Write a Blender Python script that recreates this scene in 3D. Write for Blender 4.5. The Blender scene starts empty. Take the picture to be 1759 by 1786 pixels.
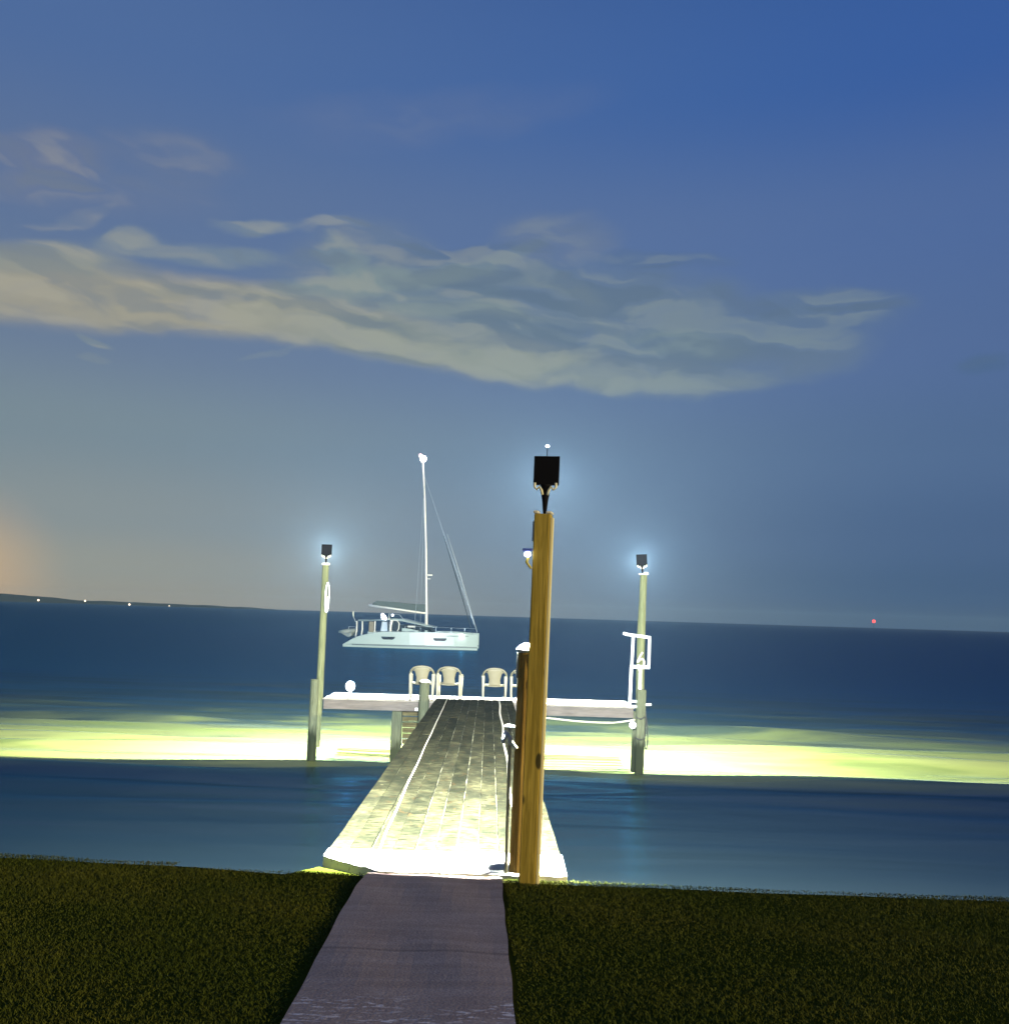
import bpy, math, random
import numpy as np
from mathutils import Vector, Matrix

random.seed(7)
rng = np.random.default_rng(11)
R = math.radians
scene = bpy.context.scene
col = scene.collection

# ------------------------------------------------------------------ node helper
class G:
    """tiny wrapper for building node graphs"""
    def __init__(s, tree):
        s.t = tree; s.n = tree.nodes; s.l = tree.links
    def put(s, sock, v):
        if isinstance(v, bpy.types.NodeSocket): s.l.new(v, sock)
        elif v is not None:
            if isinstance(v, (tuple, list)) and sock.type == 'RGBA' and len(v) == 3: v = (*v, 1)
            sock.default_value = v
    def m(s, op, a, b=None, c=None, clamp=False):
        n = s.n.new('ShaderNodeMath'); n.operation = op; n.use_clamp = clamp
        for i, v in enumerate((a, b, c)):
            if v is not None: s.put(n.inputs[i], v)
        return n.outputs[0]
    def add(s, a, b): return s.m('ADD', a, b)
    def sub(s, a, b): return s.m('SUBTRACT', a, b)
    def mul(s, a, b): return s.m('MULTIPLY', a, b)
    def smooth(s, v, lo, hi, a=0., b=1.):
        n = s.n.new('ShaderNodeMapRange'); n.interpolation_type = 'SMOOTHSTEP'
        for i, x in enumerate((v, lo, hi, a, b)): s.put(n.inputs[i], x)
        return n.outputs[0]
    def mix(s, f, a, b, blend='MIX'):
        n = s.n.new('ShaderNodeMix'); n.data_type = 'RGBA'; n.blend_type = blend
        s.put(n.inputs[0], f); s.put(n.inputs[6], a); s.put(n.inputs[7], b)
        return n.outputs[2]
    def xyz(s, x, y, z):
        n = s.n.new('ShaderNodeCombineXYZ')
        for i, v in enumerate((x, y, z)): s.put(n.inputs[i], v)
        return n.outputs[0]
    def sep(s, v):
        n = s.n.new('ShaderNodeSeparateXYZ'); s.put(n.inputs[0], v); return n.outputs
    def noise(s, vec, scale=1., detail=3., rough=.5, dist=0.):
        n = s.n.new('ShaderNodeTexNoise'); s.put(n.inputs['Vector'], vec)
        n.inputs['Scale'].default_value = scale; n.inputs['Detail'].default_value = detail
        n.inputs['Roughness'].default_value = rough; n.inputs['Distortion'].default_value = dist
        return n.outputs['Fac']
    def ramp(s, f, stops, interp='EASE'):
        n = s.n.new('ShaderNodeValToRGB'); r = n.color_ramp; r.interpolation = interp
        while len(r.elements) > 1: r.elements.remove(r.elements[-1])
        for i, (p, c) in enumerate(stops):
            e = r.elements[0] if i == 0 else r.elements.new(p)
            e.position = p; e.color = (*c, 1)
        s.put(n.inputs[0], f); return n.outputs[0]
    def curve(s, f, pts):
        n = s.n.new('ShaderNodeFloatCurve'); c = n.mapping.curves[0]
        c.points[0].location = pts[0]; c.points[1].location = pts[-1]
        for p in pts[1:-1]: c.points.new(*p)
        n.mapping.update(); s.put(n.inputs['Value'], f); return n.outputs[0]
    def scale(s, v, k):
        n = s.n.new('ShaderNodeMapping'); s.put(n.inputs[0], v); n.inputs['Scale'].default_value = k
        return n.outputs[0]

def srgb(r, g, b):
    f = lambda v: (v/255/12.92 if v/255 <= .04045 else ((v/255+.055)/1.055)**2.4)
    return (f(r), f(g), f(b))

def material(name, fn=None, color=(.5, .5, .5), rough=.6, metal=0., emit=None, strength=0., bump=None, spec=.5):
    """fn(g, obj_coords) -> colour socket; bump(g, obj_coords) -> (height socket, strength, distance)"""
    m = bpy.data.materials.new(name); m.use_nodes = True
    g = G(m.node_tree); p = g.n['Principled BSDF']
    tc = g.n.new('ShaderNodeTexCoord').outputs['Object']
    if fn: g.put(p.inputs['Base Color'], fn(g, tc))
    else:
        n = g.noise(tc, 9., 4.)
        g.put(p.inputs['Base Color'], g.mix(n, tuple(c*.82 for c in color), tuple(min(1, c*1.12) for c in color)))
    p.inputs['Roughness'].default_value = rough; p.inputs['Metallic'].default_value = metal
    p.inputs['Specular IOR Level'].default_value = spec
    if emit:
        p.inputs['Emission Color'].default_value = (*emit, 1); p.inputs['Emission Strength'].default_value = strength
    if bump:
        h, st, d = bump(g, tc); b = g.n.new('ShaderNodeBump')
        g.put(b.inputs['Height'], h); b.inputs['Strength'].default_value = st; b.inputs['Distance'].default_value = d
        g.l.new(b.outputs[0], p.inputs['Normal'])
    return m

# ------------------------------------------------------------------ materials
def wood_fn(dark, light, axis='z', knots=True, ringk=(0.02, 0.02, .005)):
    def fn(g, tc):
        k = {'z': (9, 9, .7), 'y': (9, .7, 9), 'x': (.7, 9, 9)}[axis]
        n = g.noise(g.scale(tc, k), 3., 5., .6, .8)
        c = g.mix(g.smooth(n, .3, .7), dark, light)
        big = g.noise(tc, 2.2, 3.)
        c = g.mix(g.smooth(big, .5, .75, 0, .35), c, tuple(v*.7 for v in dark))
        if knots:
            v = g.n.new('ShaderNodeTexVoronoi'); g.put(v.inputs['Vector'], g.scale(tc, {'z': (8, 8, 3.2), 'y': (8, 3.2, 8), 'x': (3.2, 8, 8)}[axis]))
            v.inputs['Scale'].default_value = .8
            c = g.mix(g.smooth(v.outputs['Distance'], .12, .19, .9, 0.), c, ringk)
        return c
    return fn
def grain_bump(axis):
    def b(g, tc):
        k = {'z': (30, 30, 1.2), 'y': (30, 1.2, 30), 'x': (1.2, 30, 30)}[axis]
        return g.noise(g.scale(tc, k), 2., 4.), .45, .01
    return b

def plank_fn(g, tc):
    x, y, z = g.sep(tc)
    rib = g.noise(g.xyz(g.mul(x, 7.), g.mul(y, 26.), 0.), 1., 4., .65, .6)
    blot = g.noise(g.xyz(g.mul(x, 2.), g.mul(y, 1.1), 0.), 1.6, 4., .6, .5)
    c = g.mix(g.smooth(rib, .32, .68), (.0060, .0065, .0038), (.050, .048, .024))
    c = g.mix(g.smooth(blot, .36, .66, 0, .8), c, (.0085, .0098, .0060))
    att = g.n.new('ShaderNodeAttribute'); att.attribute_name = 'board'
    c = g.mix(1., c, g.mix(att.outputs['Fac'], (.62, .64, .6), (1.2, 1.16, 1.1)), 'MULTIPLY')
    spot = g.noise(g.xyz(g.mul(x, 11.), g.mul(y, 7.), 3.), 1., 3., .6)
    c = g.mix(g.smooth(spot, .58, .68, 0, .7), c, (.030, .019, .007))
    dirt = g.noise(g.xyz(g.mul(x, 6.), g.mul(y, 8.), 2.), 1., 4., .65, .7)
    c = g.mix(g.mul(g.smooth(dirt, .50, .60), g.smooth(y, 9.3-7.3, 8.2-7.3, .12, .85)), c, (.009, .006, .002))
    # pale sandy blotches by the shore end, also painting the lamp's bright fade
    sand_glow = g.noise(g.xyz(g.mul(x, 5.), g.mul(y, 9.), 8.), 1., 4., .65, .6)
    reach = g.smooth(y, 7.9-7.3, 9.9-7.3, .62, .22)
    return g.mix(g.smooth(g.add(sand_glow, reach), .86, 1.06, 0., .8), c, (.21, .185, .105))
def plank_bump(g, tc):
    x, y, z = g.sep(tc)
    return g.noise(g.xyz(g.mul(x, 9.), g.mul(y, 30.), 0.), 1., 4., .65, .6), .8, .012

M = {}
M['plank'] = material('weathered_planks', plank_fn, rough=.95, bump=plank_bump, spec=.03)
M['seam'] = material('pale_seam', lambda g, tc: g.mix(g.smooth(g.noise(g.scale(tc, (6, 2.2, 1)), 1.5, 4., .6), .40, .62), (.012, .012, .007), (.15, .142, .08)), rough=.9, spec=.2)
M['platform'] = material('platform_planks', wood_fn((.17, .15, .12), (.34, .31, .25), 'x', False), rough=.8, spec=.25, bump=grain_bump('x'))
M['fascia'] = material('fascia_wood', wood_fn((.085, .073, .060), (.135, .116, .096), 'x', False), rough=.8, spec=.25, bump=grain_bump('x'))
M['slab'] = material('pale_concrete', lambda g, tc: g.mix(g.smooth(g.noise(tc, 16., 4., .6), .60, .68, 0, .75),
            g.mix(g.noise(tc, 4., 4.), (.52, .48, .38), (.72, .69, .58)), (.16, .14, .09)), rough=.9, spec=.2,
            bump=lambda g, tc: (g.noise(tc, 40., 4.), .4, .01))
M['timber'] = material('new_treated_timber', wood_fn((.255, .180, .022), (.43, .305, .050), 'z'), rough=.7, spec=.25, bump=grain_bump('z'))
M['dark_timber'] = material('old_brown_timber', wood_fn((.27, .16, .035), (.46, .30, .08), 'z', False), rough=.8, spec=.25, bump=grain_bump('z'))
M['step'] = material('worn_step_wood', wood_fn((.045, .038, .016), (.10, .085, .038), 'x', False), rough=.85, spec=.1)
def pile_fn(dry, wet, level):
    def fn(g, tc):
        n = g.noise(g.scale(tc, (10, 10, 1.)), 3., 5., .6, .8)
        c = g.mix(g.smooth(n, .3, .7), tuple(v*.62 for v in dry), dry)
        z = g.sep(tc)[2]; w = g.add(z, g.mul(g.sub(g.noise(g.scale(tc, (9, 9, 2)), 2., 3.), .5), .5))
        return g.mix(g.smooth(w, level-.22, level+.12, 1., 0.), c, wet)
    return fn
M['pile'] = material('weathered_pile', pile_fn((.085, .095, .055), (.018, .022, .008), -1.02), rough=.85, spec=.2, bump=grain_bump('z'))
M['grey_timber'] = material('grey_green_timber', wood_fn((.085, .096, .042), (.165, .172, .082), 'z', False), rough=.8, spec=.2, bump=grain_bump('z'))
M['cap'] = material('pale_cap', color=(.7, .66, .52), rough=.6)
M['black'] = material('black_painted_metal', color=(.004, .004, .005), rough=.7, spec=.1)
M['brass'] = material('pale_bracket_metal', color=(.72, .68, .46), rough=.5, metal=.0)
M['lens'] = material('lit_lens', color=(.9, .9, .9), emit=(.92, .97, 1.), strength=6.)
M['white'] = material('white_plastic', color=(.72, .74, .68), rough=.45)
M['ivory'] = material('ivory_resin', color=(.165, .148, .088), rough=.55)
M['rope'] = material('pale_rope', lambda g, tc: g.mix(g.noise(tc, 60., 3.), (.30, .27, .20), (.60, .56, .45)), rough=.9, spec=.1)
M['darkcable'] = material('dark_cable', color=(.02, .02, .018), rough=.6)
M['bluebox'] = material('blue_plastic', color=(.06, .10, .42), rough=.4)
M['gelcoat'] = material('boat_gelcoat', lambda g, tc: g.mix(g.noise(g.scale(tc, (.25, 1, 1)), 1.2, 3.), (.30, .40, .395), (.36, .47, .455)), rough=.3)
M['bootstripe'] = material('grey_boot_stripe', color=(.10, .14, .15), rough=.4)
M['darkglass'] = material('dark_boat_glass', color=(.006, .012, .02), rough=.3, spec=.1)
M['sailcover'] = material('sail_cover_cloth', color=(.075, .10, .095), rough=.9, spec=.1)
M['sail'] = material('furled_sail_cloth', color=(.30, .36, .40), rough=.8, spec=.1)
M['sailstrip'] = material('dark_sail_strip', color=(.03, .045, .055), rough=.9, spec=.1)
M['alloy'] = material('boat_spar', color=(.78, .80, .74), rough=.4)
M['steel'] = material('boat_rail_steel', color=(.35, .42, .46), rough=.35, metal=.4)
M['tender'] = material('grey_tender_rubber', color=(.20, .24, .23), rough=.7)
M['dot_glow'] = material('photocell_glow', color=(.9, .9, .9), emit=(1., .95, .92), strength=30.)
M['lampcool'] = material('lit_cool_lamp', color=(.9, .9, .9), emit=(.8, .88, 1.), strength=7.)
M['mastlamp'] = material('lit_anchor_lamp', color=(.9, .9, .9), emit=(1., .93, .90), strength=40.)
M['warmlamp'] = material('lit_warm_lamp', color=(.9, .9, .9), emit=(1., .86, .68), strength=14.)
M['shorelamp'] = material('lit_shore_lamp', color=(.9, .9, .9), emit=(1., .74, .52), strength=3.)
M['redlamp'] = material('lit_red_lamp', color=(.9, .1, .1), emit=(1., .05, .04), strength=3.5)
M['hill'] = material('wooded_shore', color=(.035, .05, .05), rough=1., spec=0.)
M['path'] = material('path_concrete', None)
def path_fn(g, tc):
    x, y, z = g.sep(tc)
    streak = g.noise(g.xyz(g.mul(x, 1.2), g.mul(y, 9.), 0.), 1., 5., .6, .4)
    fine = g.noise(tc, 55., 3.)
    c = g.mix(g.smooth(streak, .3, .7), (.39, .285, .225), (.49, .365, .295))
    c = g.mix(g.smooth(fine, .3, .7, 0., .35), c, (.23, .16, .135))
    stain = g.noise(tc, 2.2, 4., .6)
    c = g.mix(g.smooth(stain, .52, .75, 0, .5), c, (.32, .215, .17))
    # pale flecks near the camera end
    f = g.noise(g.xyz(g.mul(x, 9.), g.mul(y, 30.), 5.), 1.4, 3., .6, .3)
    band = g.mul(g.smooth(y, 4.72, 4.45), g.smooth(y, 4.15, 4.32))
    patch = g.smooth(g.noise(g.xyz(g.mul(x, 2.), g.mul(y, 4.), 9.), 1., 2.), .35, .6)
    jn = g.m('ABSOLUTE', g.add(g.sub(y, 5.36), g.mul(g.sub(g.noise(tc, 3., 2.), .5), .03)))
    c = g.mix(g.smooth(jn, .008, .030, .4, 0.), c, (.10, .075, .065))
    return g.mix(g.mul(g.mul(g.smooth(f, .55, .59), band), patch), c, (.95, .82, .74))
M['path'] = material('path_concrete', path_fn, rough=.9, spec=.2, bump=lambda g, tc: (g.noise(tc, 70., 4.), .35, .008))
M['soil'] = material('dark_turf_soil', lambda g, tc: g.mix(g.noise(tc, 12., 5.), (0.0272, 0.0357, 0.0034), (0.0493, 0.0544, 0.0068)), rough=1., spec=0.)
def grass_fn(g, tc):
    att = g.n.new('ShaderNodeAttribute'); att.attribute_name = 'tint'
    patch = g.smooth(g.noise(tc, .9, 4., .6), .35, .7)
    a = g.mix(patch, (0.0528, 0.0688, 0.0056), (0.0840, 0.0896, 0.0088))
    b = g.mix(patch, (0.0771, 0.0951, 0.0082), (0.1271, 0.1263, 0.0156))
    return g.mix(att.outputs['Fac'], a, b)
M['grass'] = material('lawn_grass', grass_fn, rough=.7, spec=.12)

def water_material():
    m = bpy.data.materials.new('sea_water'); m.use_nodes = True
    g = G(m.node_tree); g.n.remove(g.n['Principled BSDF'])
    tc = g.n.new('ShaderNodeTexCoord').outputs['Object']
    x, y, z = g.sep(tc)
    # turbid green water; the floodlit band and its seaward fade painted into the colour
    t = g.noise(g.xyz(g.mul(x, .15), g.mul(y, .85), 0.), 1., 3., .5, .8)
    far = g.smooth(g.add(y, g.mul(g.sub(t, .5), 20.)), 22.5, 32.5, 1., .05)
    lit_band = g.mix(g.smooth(t, .3, .7), (.045, .055, .010), (.120, .126, .030))
    c = g.mix(far, (.004, .008, .006), lit_band)
    c = g.mix(g.smooth(y, 21.9, 20., 0., 1.), c, g.mix(g.smooth(y, 14., 7.5), (.010, .0155, .0145), (.022, .0275, .025)))  # unlit water landward of the far lamps painted darker
    w1 = g.noise(g.xyz(g.mul(x, .10), g.mul(y, .60), 0.), 1., 2.5, .5, .6)
    w2 = g.noise(g.xyz(g.mul(x, .5), g.mul(y, 1.9), 4.), 1., 2., .5, .3)
    b = g.n.new('ShaderNodeBump'); g.put(b.inputs['Strength'], g.smooth(y, 22., 14., .6, .22)); b.inputs['Distance'].default_value = .5
    g.put(b.inputs['Height'], g.add(w1, g.mul(w2, .12)))
    df = g.n.new('ShaderNodeBsdfDiffuse'); g.put(df.inputs['Color'], c); g.l.new(b.outputs[0], df.inputs['Normal'])
    gl = g.n.new('ShaderNodeBsdfGlossy'); g.put(gl.inputs['Color'], (.045, .29, .64)); gl.inputs['Roughness'].default_value = .27
    g.l.new(b.outputs[0], gl.inputs['Normal'])
    fr = g.n.new('ShaderNodeFresnel'); fr.inputs['IOR'].default_value = 1.33
    k = g.m('MULTIPLY_ADD', g.m('MINIMUM', fr.outputs[0], .6), .30, .19)
    mx = g.n.new('ShaderNodeMixShader'); g.put(mx.inputs[0], k); g.l.new(df.outputs[0], mx.inputs[1]); g.l.new(gl.outputs[0], mx.inputs[2])
    g.l.new(mx.outputs[0], g.n['Material Output'].inputs['Surface'])
    return m
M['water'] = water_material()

# ------------------------------------------------------------------ mesh helper
class MB:
    def __init__(s): s.v = []; s.f = []; s.att = []
    def quadbox(s, pts, a=0.):          # 8 points: bottom 4 ccw, top 4 ccw
        i = len(s.v); s.v += [tuple(p) for p in pts]
        s.f += [(i+3, i+2, i+1, i), (i+4, i+5, i+6, i+7), (i, i+1, i+5, i+4), (i+1, i+2, i+6, i+5), (i+2, i+3, i+7, i+6), (i+3, i, i+4, i+7)]
        s.att += [a]*6
    def box(s, x0, x1, y0, y1, z0, z1, a=0.):
        s.quadbox([(x0, y0, z0), (x1, y0, z0), (x1, y1, z0), (x0, y1, z0), (x0, y0, z1), (x1, y0, z1), (x1, y1, z1), (x0, y1, z1)], a)
    def bar(s, p, q, w, h, up=(0, 0, 1), w2=None, h2=None):
        p, q = Vector(p), Vector(q); d = (q-p).normalized(); u = Vector(up)
        if abs(d.dot(u)) > .98: u = Vector((0, 1, 0))
        r = d.cross(u).normalized(); u = r.cross(d)
        w2 = w if w2 is None else w2; h2 = h if h2 is None else h2
        pts = []
        for c, ww, hh in ((p, w, h), (q, w2, h2)):
            pts += [c - r*ww/2 - u*hh/2, c + r*ww/2 - u*hh/2, c + r*ww/2 + u*hh/2, c - r*ww/2 + u*hh/2]
        s.quadbox(pts)
    def tube(s, pts, rad, n=8):
        pts = [Vector(p) for p in pts]; rads = rad if isinstance(rad, (list, tuple)) else [rad]*len(pts)
        prev = None; rings = []
        for k, p in enumerate(pts):
            d = (pts[min(k+1, len(pts)-1)] - pts[max(k-1, 0)]).normalized()
            if prev is None:
                u = Vector((0, 0, 1)) if abs(d.z) < .9 else Vector((1, 0, 0)); a = d.cross(u).normalized()
            else: a = (prev - d*prev.dot(d)).normalized()
            prev = a; b = d.cross(a); i = len(s.v)
            for j in range(n):
                t = 2*math.pi*j/n; s.v.append(tuple(p + (a*math.cos(t) + b*math.sin(t))*rads[k]))
            rings.append(i)
        for i0, i1 in zip(rings, rings[1:]):
            for j in range(n): s.f.append((i0+j, i0+(j+1) % n, i1+(j+1) % n, i1+j)); s.att.append(0.)
        s.f.append(tuple(rings[0]+j for j in reversed(range(n)))); s.f.append(tuple(rings[-1]+j for j in range(n))); s.att += [0., 0.]
    def lathe(s, prof, c=(0, 0, 0), n=16):
        i0 = len(s.v)
        for r, z in prof:
            for j in range(n):
                t = 2*math.pi*j/n; s.v.append((c[0]+r*math.cos(t), c[1]+r*math.sin(t), c[2]+z))
        for k in range(len(prof)-1):
            for j in range(n):
                a = i0+k*n; s.f.append((a+j, a+(j+1) % n, a+n+(j+1) % n, a+n+j)); s.att.append(0.)
        s.f.append(tuple(i0+j for j in reversed(range(n)))); k = i0+(len(prof)-1)*n
        s.f.append(tuple(k+j for j in range(n))); s.att += [0., 0.]
    def ball(s, c, r, n=14, sq=1.):
        s.lathe([(max(.001, r*math.sin(math.pi*k/10)), -r*sq*math.cos(math.pi*k/10)) for k in range(11)], c, n)
    def loft(s, secs):
        n = len(secs[0]); ids = []
        for sec in secs: ids.append(len(s.v)); s.v += [tuple(p) for p in sec]
        for a, b in zip(ids, ids[1:]):
            for j in range(n): s.f.append((a+j, a+(j+1) % n, b+(j+1) % n, b+j)); s.att.append(0.)
        s.f.append(tuple(ids[0]+j for j in reversed(range(n)))); s.f.append(tuple(ids[-1]+j for j in range(n))); s.att += [0., 0.]
    def prism(s, poly, y0, y1):          # polygon in x,z extruded along y
        s.loft([[(x, y0, z) for x, z in poly], [(x, y1, z) for x, z in poly]])
    def build(s, name, mat, parent=None, smooth=False, bevel=0., att=None, subdiv=0):
        me = bpy.data.meshes.new(name); me.from_pydata(s.v, [], s.f); me.update()
        import bmesh
        bm = bmesh.new(); bm.from_mesh(me); bmesh.ops.recalc_face_normals(bm, faces=bm.faces); bm.to_mesh(me); bm.free()
        if att:
            a = me.attributes.new(att, 'FLOAT', 'FACE'); a.data.foreach_set('value', s.att)
        o = bpy.data.objects.new(name, me); col.objects.link(o); me.materials.append(mat)
        if smooth: me.polygons.foreach_set('use_smooth', [True]*len(me.polygons))
        if bevel:
            b = o.modifiers.new('bevel', 'BEVEL'); b.width = bevel; b.segments = 2; b.limit_method = 'ANGLE'; b.angle_limit = R(40)
        if subdiv:
            b = o.modifiers.new('sub', 'SUBSURF'); b.levels = subdiv; b.render_levels = subdiv
        if parent: o.parent = parent
        return o

def tag(o, label=None, cat=None, group=None, kind=None):
    if label: o['label'] = label
    if cat: o['category'] = cat
    if group: o['group'] = group
    if kind: o['kind'] = kind
    return o
def thing(name, label, cat, loc=(0, 0, 0), rz=0., group=None):
    o = bpy.data.objects.new(name, None); o.empty_display_size = .2; col.objects.link(o)
    o.location = loc; o.rotation_euler = (0, 0, rz); return tag(o, label, cat, group)
def copy_tree(o, parent=None):
    c = o.copy(); col.objects.link(c)
    if parent: c.parent = parent
    for ch in list(o.children): copy_tree(ch, c)
    return c

# ------------------------------------------------------------------ camera
CAM = Vector((0, 0, 2.0)); FPX = 1600.; ROLL = R(1.76); PITCH = math.atan(179/FPX)
cd = bpy.data.cameras.new('camera'); cam = bpy.data.objects.new('camera', cd); col.objects.link(cam); scene.camera = cam
cd.sensor_fit = 'VERTICAL'; cd.sensor_height = 24; cd.sensor_width = 24; cd.lens = 24*FPX/1786
cd.clip_start = .05; cd.clip_end = 20000
cam.matrix_world = Matrix.Translation(CAM) @ (Matrix.Rotation(math.pi/2 + PITCH, 4, 'X') @ Matrix.Rotation(ROLL, 4, 'Z'))

# ------------------------------------------------------------------ setting
SEA = -1.57
def lawn_z(y): return .0667*(7. - y) - .004
def slab_front(x): return 7.33 + max(0., -.86-x)*.75
def edge_y(x):
    e = float(np.interp(x, [-14, -4, -2.6, -1.5, -.95, .6, 4, 14], [8.3, 7.75, 7.62, 7.43, 7.36, 7.37, 7.25, 6.9])) + .012*math.sin(x*2.3) + .010*math.sin(x*5.1+1)
    return max(e, slab_front(x)+.02) if -1.5 < x < .62 else e    # the lawn's seaward edge
PATHL = [(-3, -1.0), (2.5, -.875), (4.26, -.905), (4.8, -.925), (5.33, -.941), (6.2, -.975), (6.9, -.985), (7.36, -.97)]
PATHR = [(-3, .19), (2.5, .145), (4.26, .118), (4.8, .112), (5.44, .098), (6.2, .082), (6.9, .07), (7.36, .067)]
def interp(tab, y): return float(np.interp(y, [t[0] for t in tab], [t[1] for t in tab]))

def build_sea():
    xs = np.concatenate([-np.geomspace(1800, 46, 16), np.linspace(-45, 45, 301), np.geomspace(46, 1800, 16)])
    ys = np.concatenate([-np.geomspace(1800, 5, 14), np.linspace(4, 50, 231), np.geomspace(52, 1800, 18)])
    X, Y = np.meshgrid(xs, ys)
    Z = np.zeros_like(X); r = np.random.default_rng(5)
    for i in range(26):                              # low swell rolling ashore, smoothed by the long exposure
        ky = r.uniform(1.2, 5.5); kx = r.normal(0, .33); Z += .040/ky**.9*np.sin(kx*X+ky*Y+r.uniform(0, 6.3))*(1+.5*np.sin(.21*X+r.uniform(0, 6)))
    Z *= np.clip((45-np.abs(X))/12, 0, 1)*np.clip((Y-13)/9, .12, 1)*np.clip((Y-4)/3, 0, 1)*np.clip((50-Y)/18, 0, 1)
    nx, ny = len(xs), len(ys)
    v = np.stack([X, Y, Z], -1).reshape(-1, 3)
    a = (np.arange(ny-1)[:, None]*nx + np.arange(nx-1)[None, :]).ravel()
    f = np.stack([a, a+1, a+nx+1, a+nx], 1)
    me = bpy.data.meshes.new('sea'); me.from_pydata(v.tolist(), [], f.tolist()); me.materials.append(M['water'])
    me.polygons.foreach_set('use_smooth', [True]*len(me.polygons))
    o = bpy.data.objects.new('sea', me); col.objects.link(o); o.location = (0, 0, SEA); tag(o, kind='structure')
build_sea()

def build_lawn():
    mb = MB(); xs = np.linspace(-14, 14, 141); prev = None
    for x in xs:
        e = edge_y(x)
        sec = [(x, -5, lawn_z(-5)), (x, 2, lawn_z(2)), (x, 5, lawn_z(5)), (x, e-.12, lawn_z(e)), (x, e, lawn_z(e)-.04), (x, e+.02, -2.2), (x, -5, -2.2)]
        mb.v += sec
    n = 7
    for i in range(len(xs)-1):
        for j in range(n): mb.f.append((i*n+j, i*n+(j+1) % n, (i+1)*n+(j+1) % n, (i+1)*n+j)); mb.att.append(0)
    o = mb.build('lawn', M['soil']); tag(o, kind='structure')
build_lawn()

def build_path():
    mb = MB(); ys = np.linspace(-3, 7.36, 120); nx = 12
    for y in ys:
        l, r = interp(PATHL, y)+.003*math.sin(y*7), interp(PATHR, y)+.003*math.sin(y*9+1)
        z = lawn_z(y)+.018
        mb.v.append((l, y, z-.06))
        for k in range(nx+1): mb.v.append((l+(r-l)*k/nx, y, z + .005*math.sin(k*.9+y*3)*math.sin(y*2.1)))
        mb.v.append((r, y, z-.06))
    w = nx+3
    for i in range(len(ys)-1):
        for k in range(w-1): mb.f.append((i*w+k, i*w+k+1, (i+1)*w+k+1, (i+1)*w+k)); mb.att.append(0)
    o = mb.build('path', M['path'], smooth=False); tag(o, kind='structure')
build_path()

def build_grass():
    N = 800000
    x = rng.uniform(-6.5, 6.5, N); y = rng.uniform(2.4, 7.85, N)
    ey = np.array([edge_y(v) for v in x])
    keep = y < ey - .035 + rng.uniform(-.02, .015, N)
    pl = np.interp(y, [t[0] for t in PATHL], [t[1] for t in PATHL]); pr = np.interp(y, [t[0] for t in PATHR], [t[1] for t in PATHR])
    keep &= ~((x > pl-.022 - .012*np.sin(y*3.)) & (x < pr+.022 + .01*np.sin(y*4.)))
    slabzone = (y > 7.325 + .75*np.maximum(-.86-x, 0.) + rng.uniform(-.02, .02, N)) & (x > -1.40) & (x < .585)
    keep &= ~slabzone
    keep &= ~((x > -2.5) & (x < -.85) & (y > 7.39 + rng.uniform(-.03, .03, N)))
    # thin worn patches
    pn = np.sin(x*1.7+1.3*np.sin(y*2.1))*np.sin(y*2.9+.9*np.sin(x*1.3)) + .4*np.sin(x*6.1+y*4.7)
    keep &= rng.uniform(0, 1, N) < (.72 + .28*np.clip(pn+.3, -1, 1))
    x = x[keep]; y = y[keep]; pn = pn[keep]; n = len(x)
    h = rng.uniform(.006, .019, n)*(1+.3*np.clip(pn, -1, 1)); w = rng.uniform(.0028, .0050, n); a = rng.uniform(0, 2*np.pi, n)
    lean = rng.uniform(.3, 1.5, n)*h; la = rng.uniform(0, 2*np.pi, n)
    z = .0667*(7.-y) - .006
    dx = np.cos(a)*w/2; dy = np.sin(a)*w/2
    mx, my = np.cos(la)*lean, np.sin(la)*lean
    P = np.empty((n, 5, 3))
    P[:, 0] = np.stack([x-dx, y-dy, z], 1); P[:, 1] = np.stack([x+dx, y+dy, z], 1)
    P[:, 2] = np.stack([x+dx*.8+mx*.35, y+dy*.8+my*.35, z+h*.6], 1); P[:, 3] = np.stack([x-dx*.8+mx*.35, y-dy*.8+my*.35, z+h*.6], 1)
    P[:, 4] = np.stack([x+mx, y+my, z+h], 1)
    me = bpy.data.meshes.new('grass')
    idx = np.arange(n)[:, None]*5
    loops = np.concatenate([idx+np.array([[0, 1, 2, 3]]), idx+np.array([[3, 2, 4]])], 1).ravel()
    me.vertices.add(n*5); me.vertices.foreach_set('co', P.ravel())
    me.loops.add(n*7); me.loops.foreach_set('vertex_index', loops.astype(np.int32))
    st = (np.arange(n)[:, None]*7 + np.array([[0, 4]])).ravel()
    me.polygons.add(n*2); me.polygons.foreach_set('loop_start', st.astype(np.int32))
    me.update(calc_edges=True); me.validate()
    t = me.attributes.new('tint', 'FLOAT', 'POINT'); t.data.foreach_set('value', np.repeat(rng.uniform(0, 1, n)**1.6, 5))
    me.materials.append(M['grass'])
    o = bpy.data.objects.new('grass', me); col.objects.link(o)
    tag(o, 'short dark green lawn grass either side of the path', 'grass', kind='stuff')
build_grass()

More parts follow.
